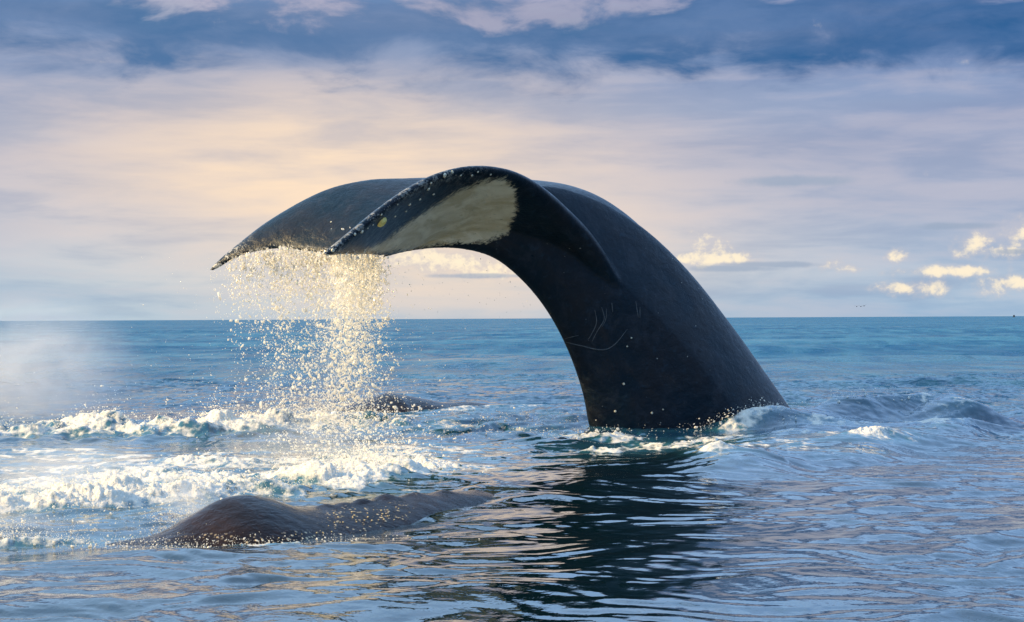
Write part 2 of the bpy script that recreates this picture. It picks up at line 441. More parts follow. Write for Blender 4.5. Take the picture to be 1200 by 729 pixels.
def mat_skin(name, dark, brown, speckle, spot_col, blotch=1.0, r0=0.26, r1=0.42, grain=0.30):
    m, g, out = new_mat(name)
    pos = g.n('ShaderNodeTexCoord').outputs['Object']
    p = g.n('ShaderNodeBsdfPrincipled')
    pale = g.n('ShaderNodeAttribute', attribute_name='pale').outputs['Fac']
    wear_glint = g.n('ShaderNodeAttribute', attribute_name='wear_glint').outputs['Fac']
    n1 = g.noise(pos, 2.2, 6, 0.6, 0.3); n2 = g.noise(pos, 11.0, 6, 0.62, 0.5); n3 = g.noise(g.scl(pos, (1, 1, 2.5)), 42.0, 4, 0.6)
    col = g.mix(g.step(n1, 0.35, 0.68), dark, brown)
    col = g.mix(g.mul(g.step(g.noise(g.scl(pos, (1, 1, .45)), 5.5, 7, 0.7, 0.8), 0.48, 0.68), 0.50 if blotch else 0.2), col, tuple(c * 1.9 + 0.005 for c in brown))
    col = g.mix(g.mul(g.step(n2, 0.56, 0.74), 0.45), col, tuple(min(1, c * 2.6 + 0.012) for c in dark))
    # small pale pits and scratches
    vo = g.n('ShaderNodeTexVoronoi'); vo.inputs['Scale'].default_value = 9.0; g.put(vo.inputs['Vector'], pos)
    pit = g.mul(g.step(vo.outputs[0], 0.075, 0.045), g.step(n1, 0.50, 0.60))
    col = g.mix(g.mul(pit, speckle), col, spot_col)
    # barnacle scuffing on worn edges; on the near back, painted glints of lit drops
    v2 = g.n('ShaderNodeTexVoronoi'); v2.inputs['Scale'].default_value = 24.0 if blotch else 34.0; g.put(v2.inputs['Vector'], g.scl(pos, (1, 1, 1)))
    sc = g.mul(g.step(g.add(g.mul(n3, 0.5), g.mul(n2, 0.7)), 0.60, 0.66), g.mul(g.step(wear_glint, 0.15, 0.5), blotch))
    sc = g.m('MAXIMUM', sc, g.mul(g.mul(g.step(v2.outputs[0], 0.20 if blotch else 0.34, 0.10 if blotch else 0.20), g.step(n2, 0.43, 0.52)), g.step(wear_glint, 0.12, 0.4)))
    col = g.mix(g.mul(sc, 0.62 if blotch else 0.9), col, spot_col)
    # pale underside with a torn, streaked border
    brd = g.add(pale, g.mul(g.sub(g.noise(g.scl(pos, (1.0, 2.4, 1.6)), 10.0, 8, 0.72, 0.9), 0.5), 1.0))
    brd = g.add(brd, g.mul(g.sub(g.noise(g.scl(pos, (1.0, 1.8, 1.2)), 38.0, 4, 0.7, 0.3), 0.5), 0.55))
    pm = g.step(brd, 0.40, 0.66)
    tint = g.noise(g.scl(pos, (0.8, 0.8, 2.2)), 3.4, 6, 0.6, 0.6)
    cream = g.mix(g.step(tint, 0.35, 0.66), (0.50, 0.40, 0.23), (0.70, 0.61, 0.42))
    dash = g.mul(g.step(g.noise(g.scl(pos, (0.7, 3.0, 5.0)), 13.0, 4, 0.6, 0.2), 0.66, 0.70), 0.7)
    cream = g.mix(dash, cream, (0.07, 0.08, 0.08))
    col = g.mix(pm, col, cream)
    g.put(p.inputs['Base Color'], col)
    g.put(p.inputs['Roughness'], g.lin(n2, 0.3, 0.7, r0, r1))
    p.inputs['IOR'].default_value = 1.24 if blotch else 1.16
    p.inputs['Coat Weight'].default_value = 0.08 if blotch else 0.03; p.inputs['Coat Roughness'].default_value = 0.07
    nm = bump(g, n1, 0.35, 0.06); nm = bump(g, n2, 0.40, 0.035, nm); nm = bump(g, n3, grain, 0.006, nm); nm = bump(g, sc, 0.5, 0.008, nm)
    g.put(p.inputs['Normal'], nm)
    g.t.links.new(p.outputs[0], out.inputs[0])
    return m

def mat_plain(name, col, rough=0.6, spec=0.4, var=0.3, scale=30.0):
    m, g, out = new_mat(name)
    p = g.n('ShaderNodeBsdfPrincipled')
    n = g.noise(g.n('ShaderNodeTexCoord').outputs['Object'], scale, 4)
    g.put(p.inputs['Base Color'], g.mix(g.step(n, 0.3, 0.7), tuple(c * (1 - var) for c in col), col))
    p.inputs['Roughness'].default_value = rough; p.inputs['Specular IOR Level'].default_value = spec
    g.put(p.inputs['Normal'], bump(g, n, 0.4, 0.003))
    g.t.links.new(p.outputs[0], out.inputs[0])
    return m

def mat_spray():
    m, g, out = new_mat('aerated_drops')
    d = g.n('ShaderNodeBsdfDiffuse'); d.inputs[0].default_value = (0.95, 0.91, 0.80, 1)
    t = g.n('ShaderNodeBsdfTranslucent'); t.inputs[0].default_value = (0.95, 0.91, 0.80, 1)
    s = g.n('ShaderNodeBsdfGlossy'); s.inputs['Roughness'].default_value = 0.08
    tr = g.n('ShaderNodeBsdfTransparent'); e = g.n('ShaderNodeMixShader'); e.inputs[0].default_value = 0.20
    a = g.n('ShaderNodeMixShader'); a.inputs[0].default_value = 0.60
    b = g.n('ShaderNodeMixShader'); b.inputs[0].default_value = 0.10
    g.t.links.new(d.outputs[0], a.inputs[1]); g.t.links.new(t.outputs[0], a.inputs[2])
    g.t.links.new(a.outputs[0], b.inputs[1]); g.t.links.new(s.outputs[0], b.inputs[2])
    g.t.links.new(b.outputs[0], e.inputs[1]); g.t.links.new(tr.outputs[0], e.inputs[2]); g.t.links.new(e.outputs[0], out.inputs[0])
    return m

def mat_mist(name, dens, seed, scale):
    m, g, out = new_mat(name)
    co = g.n('ShaderNodeTexCoord').outputs['Object']          # unit-ball coordinates of the puff
    ln = g.n('ShaderNodeVectorMath', operation='LENGTH'); g.put(ln.inputs[0], co)
    n = g.noise(g.scl(co, (1, 1, 1), (seed, seed * 1.7, seed * .3)), scale, 5, 0.6, 0.6)
    fall = g.step(g.add(ln.outputs['Value'], g.mul(g.sub(n, 0.5), 0.7)), 0.92, 0.10)
    d = g.mul(g.mul(fall, g.step(n, 0.28, 0.72)), dens)
    v = g.n('ShaderNodeVolumePrincipled')
    v.inputs['Color'].default_value = (0.95, 0.96, 0.97, 1)
    v.inputs['Anisotropy'].default_value = 0.25
    g.put(v.inputs['Density'], d)
    g.t.links.new(v.outputs[0], out.inputs['Volume'])
    return m

M_WATER = mat_water()
M_TAIL = mat_skin('wet_black_skin', (0.002, 0.010, 0.018), (0.010, 0.012, 0.016), 0.45, (0.62, 0.60, 0.52))
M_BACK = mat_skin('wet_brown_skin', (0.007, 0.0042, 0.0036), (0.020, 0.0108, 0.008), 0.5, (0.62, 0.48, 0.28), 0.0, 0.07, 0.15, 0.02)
M_BARN = mat_plain('barnacle_shell', (0.75, 0.70, 0.52), 0.6, 0.4, 0.45, 60.0)
M_BARN_Y = mat_plain('yellow_barnacle_shell', (0.82, 0.66, 0.20), 0.5, 0.4, 0.25, 60.0)
M_SCAR = mat_plain('pale_scar', (0.075, 0.085, 0.09), 0.5, 0.4, 0.4, 20.0)
M_DARK = mat_plain('dark_feather', (0.04, 0.045, 0.05), 0.7, 0.2, 0.3, 8.0)
M_HULL = mat_plain('dark_hull', (0.03, 0.05, 0.08), 0.5, 0.3, 0.2, 2.0)
M_SPRAY = mat_spray()

# ------------------------------------------------------------------ the sea: one round sheet out to the horizon
def build_sea():
    fine = np.radians(np.linspace(-19.5, 19.5, 880))
    coarse = np.radians(np.concatenate([np.linspace(19.9, 60, 70), np.linspace(62, 298, 90), np.linspace(300, 340.1, 70)]))
    ang = np.concatenate([fine, coarse]); na = len(ang)
    rad = np.concatenate([np.geomspace(0.4, 6.0, 26)[:-1], np.geomspace(6.0, 40.0, 820)[:-1], np.geomspace(40.0, 300.0, 190)[:-1], np.geomspace(300.0, 16000.0, 60)])
    nr = len(rad)
    A, Rr = np.meshgrid(ang, rad, indexing='xy')          # rows radius
    x = (np.sin(A) * Rr).ravel(); y = (np.cos(A) * Rr).ravel()
    dr = np.gradient(rad); da = np.abs(np.gradient(np.unwrap(ang)))
    cell = np.maximum(np.repeat(dr, na) * 0.55, np.tile(da, nr) * np.repeat(rad, na))
    z, foam, lost = sea(x, y, cell)
    n = nr * na
    co = np.empty((n + 1, 3), np.float32); co[:n, 0] = x; co[:n, 1] = y; co[:n, 2] = z; co[n] = (0, 0, 0)
    i = np.arange(nr - 1)[:, None] * na; j = np.arange(na)[None, :]; jn = (j + 1) % na
    quads = np.stack([i + j, i + na + j, i + na + jn, i + jn], -1).reshape(-1, 4)
    tris = np.stack([np.full(na, n), np.arange(na), (np.arange(na) + 1) % na], -1)
    nq, nt = len(quads), len(tris)
    me = bpy.data.meshes.new('sea')
    me.vertices.add(n + 1); me.vertices.foreach_set('co', co.ravel())
    me.loops.add(nq * 4 + nt * 3)
    me.loops.foreach_set('vertex_index', np.concatenate([quads.ravel(), tris.ravel()]).astype(np.int32))
    me.polygons.add(nq + nt)
    me.polygons.foreach_set('loop_start', np.concatenate([np.arange(nq) * 4, nq * 4 + np.arange(nt) * 3]).astype(np.int32))
    me.polygons.foreach_set('use_smooth', np.ones(nq + nt, bool))
    me.update(calc_edges=True)
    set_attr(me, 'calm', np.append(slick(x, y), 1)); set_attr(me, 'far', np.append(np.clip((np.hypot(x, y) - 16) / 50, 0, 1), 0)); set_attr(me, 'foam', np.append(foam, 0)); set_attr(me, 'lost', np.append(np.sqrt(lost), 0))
    me.materials.append(M_WATER)
    o = bpy.data.objects.new('sea', me); COL.objects.link(o)
    tag(o, 'rippled blue open sea with foam around the whales', None, None, 'structure')
    return o
build_sea()

# ------------------------------------------------------------------ the diving whale's tail
NV = np.array([0.396, -0.918, 0.0]); NV /= np.linalg.norm(NV)     # sideways axis of the whale (towards the boat)
OD = np.array([-2.51, 19.1, 0.0]) @ NV
def wp(u, v, n=0.0): return on_plane(u, v, NV, OD + n)

def build_tail():
    # stock: ventral ridge px, dorsal ridge px, half width, keel position
    S = [((800, 800), (1180, 760), 0.95, .50), ((745, 660), (1040, 640), .80, .52), ((709, 560), (984, 560), 0.66, .58), ((692, 505), (936, 494), 0.58, .60),
         ((682, 457), (896, 437), 0.52, .58), ((664, 407), (858, 383), 0.45, .54), ((640, 363), (808, 319), .37, .48), ((610, 327), (755, 268), .30, .46),
         ((575, 301), (697, 233), .24, .46), ((530, 291), (636, 217), .19, .5), ((484, 294), (570, 226), .13, .5), ((446, 303), (490, 262), .06, .5)]
    T = []
    for (vu, vv), (du, dv), w, k in S:
        T.append(np.concatenate([wp(vu, vv), wp(du, dv), [w, k]]))
    T = spline(T, 90)
    m = 56; th = np.linspace(0, 2 * math.pi, m, endpoint=False)
    V = []
    for row in T:
        ve, do, w, k = row[:3], row[3:6], row[6], row[7]
        K = ve + (do - ve) * k
        for a in th:
            c, s = math.cos(a), math.sin(a)
            e1 = math.copysign(abs(c) ** 1.42, c); e2 = math.copysign(abs(s) ** 1.25, s)
            arm = (do - K) if c > 0 else (K - ve)
            V.append(K + arm * e1 + NV * w * e2)
    n = len(T)
    F = grid_faces(n, m, True)
    V = [np.asarray(v) for v in V]
    V.append(np.mean(V[:m], 0)); V.append(np.mean(V[(n - 1) * m:n * m], 0))
    for j in range(m):
        F.append((len(V) - 2, (j + 1) % m, j)); F.append((len(V) - 1, (n - 1) * m + j, (n - 1) * m + (j + 1) % m))
    VV = list(V); FF = list(F)
    params = []          # (point, t, c, side, blade)

    def blade(L, Tt, sgn, tmax):
        NT_, NC = 90, 30
        Lc = spline([wp(*p) for p in L], NT_); Tc = spline([wp(*p) for p in Tt], NT_)
        tmx = spline(np.array(tmax)[:, None], NT_)[:, 0]
        top = np.zeros((NT_, NC, 3)); bot = np.zeros((NT_, NC, 3))
        cs = (1 - np.cos(np.linspace(0, math.pi, NC))) / 2
        mid = Lc[:, None, :] * (1 - cs[None, :, None]) + Tc[:, None, :] * cs[None, :, None]
        du = np.gradient(mid, axis=0); dc = Tc - Lc
        nr = np.cross(du, np.broadcast_to(dc[:, None, :], du.shape)); nr /= np.linalg.norm(nr, axis=2, keepdims=True) + 1e-9
        nr *= np.sign(nr[:, :, 2].mean())
        for i in range(NT_):
            t = i / (NT_ - 1)
            inner = np.clip((0.42 - t) / 0.14, 0, 1)
            prof = np.sqrt(np.clip(cs, 0, 1)) * (1 - cs) ** 0.62 * 1.55
            prof_in = np.clip(cs * 3.2, 0, 1) ** 0.5
            pr = prof * (1 - inner) + prof_in * inner
            th_ = 0.5 * tmx[i] * pr + 0.006
            camb = 0.035 * math.sin(math.pi * t) * 4 * cs * (1 - cs)
            top[i] = mid[i] + nr[i] * (th_ + camb)[:, None]
            bot[i] = mid[i] - nr[i] * (th_ - camb)[:, None]
        off = len(VV)
        ring = np.concatenate([top, bot[:, ::-1]], axis=1)        # closed around the chord
        mm = ring.shape[1]
        VV.extend(ring.reshape(-1, 3)); FF.extend(grid_faces(NT_, mm, True, off))
        VV.append(ring[0].mean(0)); VV.append(ring[-1].mean(0))
        for j in range(mm):
            FF.append((len(VV) - 2, off + (j + 1) % mm, off + j))
            FF.append((len(VV) - 1, off + (NT_ - 1) * mm + j, off + (NT_ - 1) * mm + (j + 1) % mm))
        for i in range(0, NT_):
            for j in range(NC):
                params.append((top[i, j], i / (NT_ - 1), cs[j], 1, sgn)); params.append((bot[i, j], i / (NT_ - 1), cs[j], -1, sgn))

    near_L = [(772, 425, .16), (735, 345, .33), (698, 284, .46), (660, 243, .63), (630, 217, .80), (602, 202, 1.0), (572, 196, 1.18), (542, 197, 1.36),
              (510, 206, 1.53), (480, 222, 1.68), (450, 243, 1.82), (420, 267, 1.94), (396, 287, 2.03), (380, 298, 2.07)]
    near_T = [(735, 440, 0), (700, 360, 0), (665, 305, 0), (632, 282, 0), (595, 270, 0), (555, 270, .03), (515, 278, .08), (475, 294, .14),
              (450, 299, .38), (432, 298, .75), (420, 298, 1.15), (408, 298, 1.5), (394, 298, 1.8), (381, 299, 2.06)]
    far_L = [(815, 390, -.16), (780, 310, -.36), (755, 272, -.50), (715, 240, -.63), (675, 222, -.80), (632, 214, -1.0), (580, 210, -1.18), (530, 209, -1.36),
             (478, 210, -1.52), (430, 212, -1.66), (378, 225, -1.80), (318, 258, -1.93), (276, 291, -2.02), (246, 316, -2.07)]
    far_T = [(735, 440, 0), (700, 360, 0), (665, 305, 0), (632, 282, 0), (595, 270, 0), (555, 270, -.03), (515, 278, -.08), (475, 292, -.14),
             (440, 300, -.38), (400, 299, -.75), (362, 295, -1.15), (325, 291, -1.5), (282, 299, -1.8), (247, 318, -2.06)]
    tm = [.08, .16, .25, .27, .26, .25, .24, .225, .21, .19, .165, .135, .10, .05]
    blade(near_L, near_T, 1, tm); blade(far_L, far_T, -1, tm)

    me = bpy.data.meshes.new('tail_raw'); me.from_pydata([tuple(map(float, v)) for v in VV], [], FF); me.update()
    bm = bmesh.new(); bm.from_mesh(me); bmesh.ops.recalc_face_normals(bm, faces=bm.faces); bm.to_mesh(me); bm.free()
    tmp = bpy.data.objects.new('tail_raw', me); COL.objects.link(tmp)
    md = tmp.modifiers.new('r', 'REMESH'); md.mode = 'VOXEL'; md.voxel_size = 0.017
    ms = tmp.modifiers.new('s', 'SMOOTH'); ms.factor = 0.5; ms.iterations = 5
    dg = bpy.context.evaluated_depsgraph_get()
    res = bpy.data.meshes.new_from_object(tmp.evaluated_get(dg))
    bpy.data.objects.remove(tmp); bpy.data.meshes.remove(me)
    res.name = 'tail'
    res.polygons.foreach_set('use_smooth', [True] * len(res.polygons))
    N = len(res.vertices); co = np.empty(N * 3, np.float32); res.vertices.foreach_get('co', co); co = co.reshape(-1, 3)
    nrm = np.empty(N * 3, np.float32); res.vertices.foreach_get('normal', nrm); nrm = nrm.reshape(-1, 3)
    kd = kdtree.KDTree(len(params))
    for i, p in enumerate(params): kd.insert(Vector(p[0]), i)
    kd.balance()
    # pale patch of the near fluke's underside, outlined on the skin
    poly = np.array([(428, 293), (452, 281), (480, 260), (512, 240), (540, 222), (565, 212), (592, 209), (604, 222), (606, 246), (594, 273), (566, 286), (530, 286), (486, 292), (448, 297)], float)
    uv = project(co)
    def sdf(P):
        d = np.full(len(P), 1e9); ins = np.zeros(len(P), bool)
        for i in range(len(poly)):
            a, b = poly[i], poly[(i + 1) % len(poly)]
            e = b - a; w = P - a
            t = np.clip((w @ e) / (e @ e), 0, 1)[:, None]
            d = np.minimum(d, np.linalg.norm(w - e * t, axis=1))
            c = ((a[1] > P[:, 1]) != (b[1] > P[:, 1])) & (P[:, 0] < (b[0] - a[0]) * (P[:, 1] - a[1]) / (b[1] - a[1] + 1e-9) + a[0])
            ins ^= c
        return np.where(ins, d, -d)
    sd = sdf(uv)
    pale = np.zeros(N); wear_glint = np.zeros(N)
    for i in range(N):
        if co[i, 2] < 1.0: continue
        _, k, dist = kd.find(Vector(co[i]))
        _, t, c, side, sg = params[k]
        if dist > 0.12: continue
        if sg > 0:
            if side < 0 or nrm[i] @ NV > 0.1:
                pale[i] = np.clip(0.5 + sd[i] / 24.0, 0, 1)
        elif side < 0 and nrm[i, 2] < 0.2:
            pale[i] = np.clip(0.5 + min(c - 0.14, 0.94 - c, (t - 0.36) * .5, (0.93 - t) * .6) * 3.0, 0, 1)
        edge = 0.34 * max(0, 1 - c / 0.40) * np.clip((t - 0.36) / 0.15, 0, 1)
        tipw = np.clip((t - 0.84) / 0.12, 0, 1)
        wear_glint[i] = min(1, max(edge, tipw * 0.5) if sg > 0 else max(edge * 0.25, tipw * .55, (max(0, (c - 0.9) * 5)) * (t > .6)))
    set_attr(res, 'pale', pale); set_attr(res, 'wear_glint', wear_glint)
    res.materials.append(M_TAIL)
    root = bpy.data.objects.new('diving_humpback_whale', None); COL.objects.link(root)
    base = wp(810, 500); root.location = base
    o = bpy.data.objects.new('tail', res); COL.objects.link(o); o.parent = root
    o.matrix_parent_inverse = Matrix.Translation(-Vector(base))
    tag(root, 'black humpback tail with cream fluke underside arching high out of the sea', 'whale')
    return root, o
TAIL_ROOT, TAIL = build_tail()
ROOT_INV = Matrix.Translation(-TAIL_ROOT.location)

def bvh_of(o):
    bm = bmesh.new(); bm.from_mesh(o.data); b = BVHTree.FromBMesh(bm); bm.free(); return b
TAIL_BVH = bvh_of(TAIL)
def hit(bvh, u, v):
    d = Vector(ray(u, v)).normalized()
    loc, nr, _, _ = bvh.ray_cast(Vector(C0), d)
    return loc, nr

def frame_z(nr):
    z = nr.normalized(); x = z.orthogonal().normalized(); y = z.cross(x)
    return Matrix((x, y, z)).transposed()

def barnacle(name, loc, nr, r, mat, root, inv, hgt=0.75, rnd=random):
    """low ridged volcano with an open crater"""
    m = 14; V = []
    prof = [(1.08, -0.25), (1.0, 0.05), (0.80, hgt * .7), (0.60, hgt), (0.44, hgt * .92), (0.34, hgt * .35), (0.0, hgt * .28)]
    for k, (rr, zz) in enumerate(prof[:-1]):
        for j in range(m):
            a = 2 * math.pi * j / m; q = rr * (1 + 0.10 * (1 if j % 2 else -1) * (k < 4) + rnd.uniform(-.05, .05))
            V.append((r * q * math.cos(a), r * q * math.sin(a), r * zz))
    V.append((0, 0, r * prof[-1][1])); F = grid_faces(len(prof) - 1, m, True)
    for j in range(m): F.append((len(V) - 1, (len(prof) - 2) * m + j, (len(prof) - 2) * m + (j + 1) % m))
    R = frame_z(nr)
    V = [loc + R @ Vector(v) for v in V]
    o = mesh_obj(name, V, F, mat, root, True); o.matrix_parent_inverse = inv
    return o

def tube_on(name, bvh, px, r, mat, root, inv):
    pts = []
    for p in spline(np.array(px, float), max(8, 5 * len(px))):
        loc, nr = hit(bvh, *p)
        if loc is None: continue
        pts.append((loc, nr))
    if len(pts) < 3: return
    V = []; m = 6
    for i, (c, nr) in enumerate(pts):
        t = (pts[min(i + 1, len(pts) - 1)][0] - pts[max(i - 1, 0)][0]).normalized(); s = nr.cross(t).normalized()
        q = r * (0.25 + 0.75 * math.sin(math.pi * (i + .5) / len(pts)) ** 0.6)
        for j in range(m):
            a = 2 * math.pi * j / m
            V.append(c + s * (math.cos(a) * q) + nr * (math.sin(a) * q * 0.55))
    F = grid_faces(len(pts), m, True) + [tuple(range(m))[::-1], tuple((len(pts) - 1) * m + j for j in range(m))]
    o = mesh_obj(name, V, F, mat, root, True); o.matrix_parent_inverse = inv
    return o

loc, nr = hit(TAIL_BVH, 447, 260)
if loc is not None:
    b = barnacle('barnacle', loc, nr, 0.055, M_BARN_Y, TAIL_ROOT, ROOT_INV, 0.6); b['label'] = 'round yellow barnacle on the fluke edge'
    R_ = frame_z(nr); rim = [loc + nr * 0.0335 + R_ @ Vector((0.0235 * math.cos(a), 0.0235 * math.sin(a), 0)) for a in np.linspace(0, 2 * math.pi, 14, endpoint=False)]
    op = mesh_obj('opening', rim + [loc + nr * 0.026], [(j, (j + 1) % 14, 14) for j in range(14)], M_DARK, b); op.matrix_parent_inverse = b.matrix_parent_inverse
rr = random.Random(3)
spots = [(521, 204, 5), (530, 200, 3.5), (505, 213, 3), (502, 220, 4), (508, 226, 3), (492, 232, 3), (480, 238, 3.5), (476, 246, 2.5), (424, 270, 4), (416, 273, 3),
         (390, 292, 4), (384, 297, 3), (447, 250, 2.5), (463, 252, 2.5), (466, 238, 2), (553, 204, 3), (560, 200, 2.5), (540, 204, 2.5), (575, 203, 2.5), (431, 266, 2), (437, 262, 2)]
for u, v, s in spots:
    loc, nr = hit(TAIL_BVH, u, v + 1.5)
    if loc is None: continue
    barnacle('barnacle', loc, nr, s * 0.0042, M_BARN, TAIL_ROOT, ROOT_INV, 0.7, rr)
for u, v, s in [(731, 450, 3), (721, 482, 3), (764, 484, 3), (740, 396, 2), (777, 480, 2), (735, 406, 2), (270, 305, 2), (388, 260, 2)]:
    loc, nr = hit(TAIL_BVH, u, v)
    if loc is not None: barnacle('barnacle', loc, nr, s * 0.0042, M_BARN, TAIL_ROOT, ROOT_INV, 0.4, rr)
for px, r in [([(663, 401), (680, 405), (705, 410), (720, 404), (735, 386)], .006), ([(697, 363), (699, 378), (693, 392), (689, 398)], .005), ([(705, 360), (708, 374), (700, 388), (694, 400)], .005),
              ([(711, 362), (710, 374), (705, 384)], .004), ([(717, 355), (718, 366)], .005), ([(745, 353), (748, 372)], .004), ([(750, 360), (750, 373)], .004), ([(662, 397), (678, 393)], .004)]:
    tube_on('scar', TAIL_BVH, px, r, M_SCAR, TAIL_ROOT, ROOT_INV)

# ------------------------------------------------------------------ backs of the two other whales
def build_back(name, rows, label, lumps, nring=120, wear_glint=True):
    """rows: (ridge px u, v, depth m, half width at the water, ridge sharpness)"""
    T = spline([np.concatenate([at_depth(u, v, Y), [w, e]]) for u, v, Y, w, e in rows], nring)
    ctr = T[:, :3]; tan = np.gradient(ctr, axis=0); tan[:, 2] = 0; tan /= np.linalg.norm(tan, axis=1, keepdims=True)
    side = np.stack([tan[:, 1], -tan[:, 0], np.zeros(nring)], 1)
    if side[nring // 2, 1] > 0: side = -side                     # towards the boat
    # drop of the skin below the ridge against sideways distance
    m = 72; V = []; Wr = []
    sx = np.linspace(-1, 1, m)
    for i in range(nring):
        w, e = T[i, 3], T[i, 4]
        for s in sx:
            a = abs(s)
            drop = 0.9 * w * (a ** e) * (1 + 1.6 * a ** 5)
            p = ctr[i] + side[i] * (s * w * 1.9) - np.array([0, 0, drop])
            V.append(p); Wr.append(s)
    V = np.array(V)
    for (u, v, Y, h, r) in lumps:                                # knuckles along the spine
        c = at_depth(u, v, Y)
        d2 = ((V[:, :2] - c[:2]) ** 2).sum(1)
        V[:, 2] += h * np.exp(-d2 / (2 * r * r))
    F = grid_faces(nring, m)
    # close underneath
    nb = len(V); low = V.copy()
    keel = [V[i * m:(i + 1) * m].mean(0) - np.array([0, 0, 1.2]) for i in range(nring)]
    V = np.vstack([V, np.array(keel)])
    for i in range(nring - 1):
        F.append((i * m, nb + i, nb + i + 1, (i + 1) * m)[::-1]); F.append((i * m + m - 1, (i + 1) * m + m - 1, nb + i + 1, nb + i)[::-1])
    F.append(tuple([*range(m)] + [nb])); F.append(tuple([*range((nring - 1) * m + m - 1, (nring - 1) * m - 1, -1)] + [nb + nring - 1]))
    root = bpy.data.objects.new(name, None); COL.objects.link(root); root.location = ctr[nring // 2] * np.array([1, 1, 0])
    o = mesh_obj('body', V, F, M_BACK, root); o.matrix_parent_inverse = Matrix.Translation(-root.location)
    bm = bmesh.new(); bm.from_mesh(o.data); bmesh.ops.recalc_face_normals(bm, faces=bm.faces); bm.to_mesh(o.data); bm.free()
    uv = project(np.array([v.co[:] for v in o.data.vertices]))
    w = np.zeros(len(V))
    if wear_glint:
        for cu, cv, ru, rv, a in [(420, 608, 40, 14, .7), (460, 600, 22, 10, .8), (365, 630, 45, 9, .5), (310, 634, 50, 6, .4), (250, 628, 50, 5, .3)]:  # flank areas where glints of sunlit drops are painted as gold spots
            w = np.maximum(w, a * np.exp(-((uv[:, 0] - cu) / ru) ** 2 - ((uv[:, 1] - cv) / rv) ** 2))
    set_attr(o.data, 'wear_glint', w); set_attr(o.data, 'pale', np.zeros(len(V)))
    tag(root, label, 'whale')
    return root, o

NEAR_ROWS = [(-260, 662, 8.9, .62, 2.0), (-60, 653, 9.55, .60, 2.0), (60, 643, 9.85, .58, 1.9), (145, 634.5, 10.05, .55, 1.8), (195, 624.5, 10.18, .52, 1.7), (228, 604, 10.26, .50, 1.5), (258, 586, 10.33, .50, 1.35),
             (285, 580, 10.40, .50, 1.30), (312, 583, 10.50, .49, 1.35), (345, 593, 10.62, .50, 1.6), (378, 595, 10.74, .48, 1.75), (415, 591, 10.9, .40, 1.8), (455, 585, 11.1, .31, 1.8), (500, 579, 11.4, .25, 1.8),
             (545, 576, 11.8, .19, 1.9), (570, 578, 12.1, .17, 2.0), (588, 587, 12.35, .15, 2.0), (618, 600, 12.7, .2, 2.0)]
KN = [(382, 594, 10.76, .022, .035), (402, 592, 10.84, 0.021, .04), (424, 590, 10.94, .030, .04), (452, 586, 11.1, .034, .05), (486, 581, 11.3, .020, .05), (520, 577, 11.58, .016, .05), (556, 573, 11.95, .012, .05)]
NEAR_ROOT, NEAR_BACK = build_back('surfacing_humpback_whale', NEAR_ROWS, 'brown humpback back with low dorsal hump and knobbly spine rolling at the surface', KN)
FAR_ROWS = [(360, 488, 23.7, .7, 2.0), (420, 472, 23.9, .65, 1.9), (452, 461, 24.1, .62, 1.6), (472, 463, 24.2, .6, 1.6), (500, 468, 24.3, .56, 1.7), (522, 472, 24.4, .5, 1.8), (548, 471, 24.5, .46, 1.8), (570, 474, 24.6, .42, 1.9), (590, 485, 24.7, .4, 2.0)]
FAR_ROOT, FAR_BACK = build_back('distant_humpback_whale', FAR_ROWS, 'small dark sliver of whale back showing beyond the falling spray', [], 70, False)

NEAR_BVH = bvh_of(NEAR_BACK); NEAR_INV = Matrix.Translation(-NEAR_ROOT.location)
M_GLINT = mat_plain('gold_drop_glint', (0.62, 0.46, 0.22), 0.4, 0.5, 0.4, 60.0)  # gold colour for specks that stand in for sunlit water drops
rb = random.Random(5)
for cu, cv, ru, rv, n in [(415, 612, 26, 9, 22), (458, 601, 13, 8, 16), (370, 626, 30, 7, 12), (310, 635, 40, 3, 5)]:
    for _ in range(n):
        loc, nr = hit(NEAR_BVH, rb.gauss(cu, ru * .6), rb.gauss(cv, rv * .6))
        if loc is not None and loc.z > 0.0: barnacle('barnacle', loc, nr, rb.uniform(.0025, .006), M_GLINT, NEAR_ROOT, NEAR_INV, 0.7, rb)  # small shell shapes added in place of drops glinting on the flank

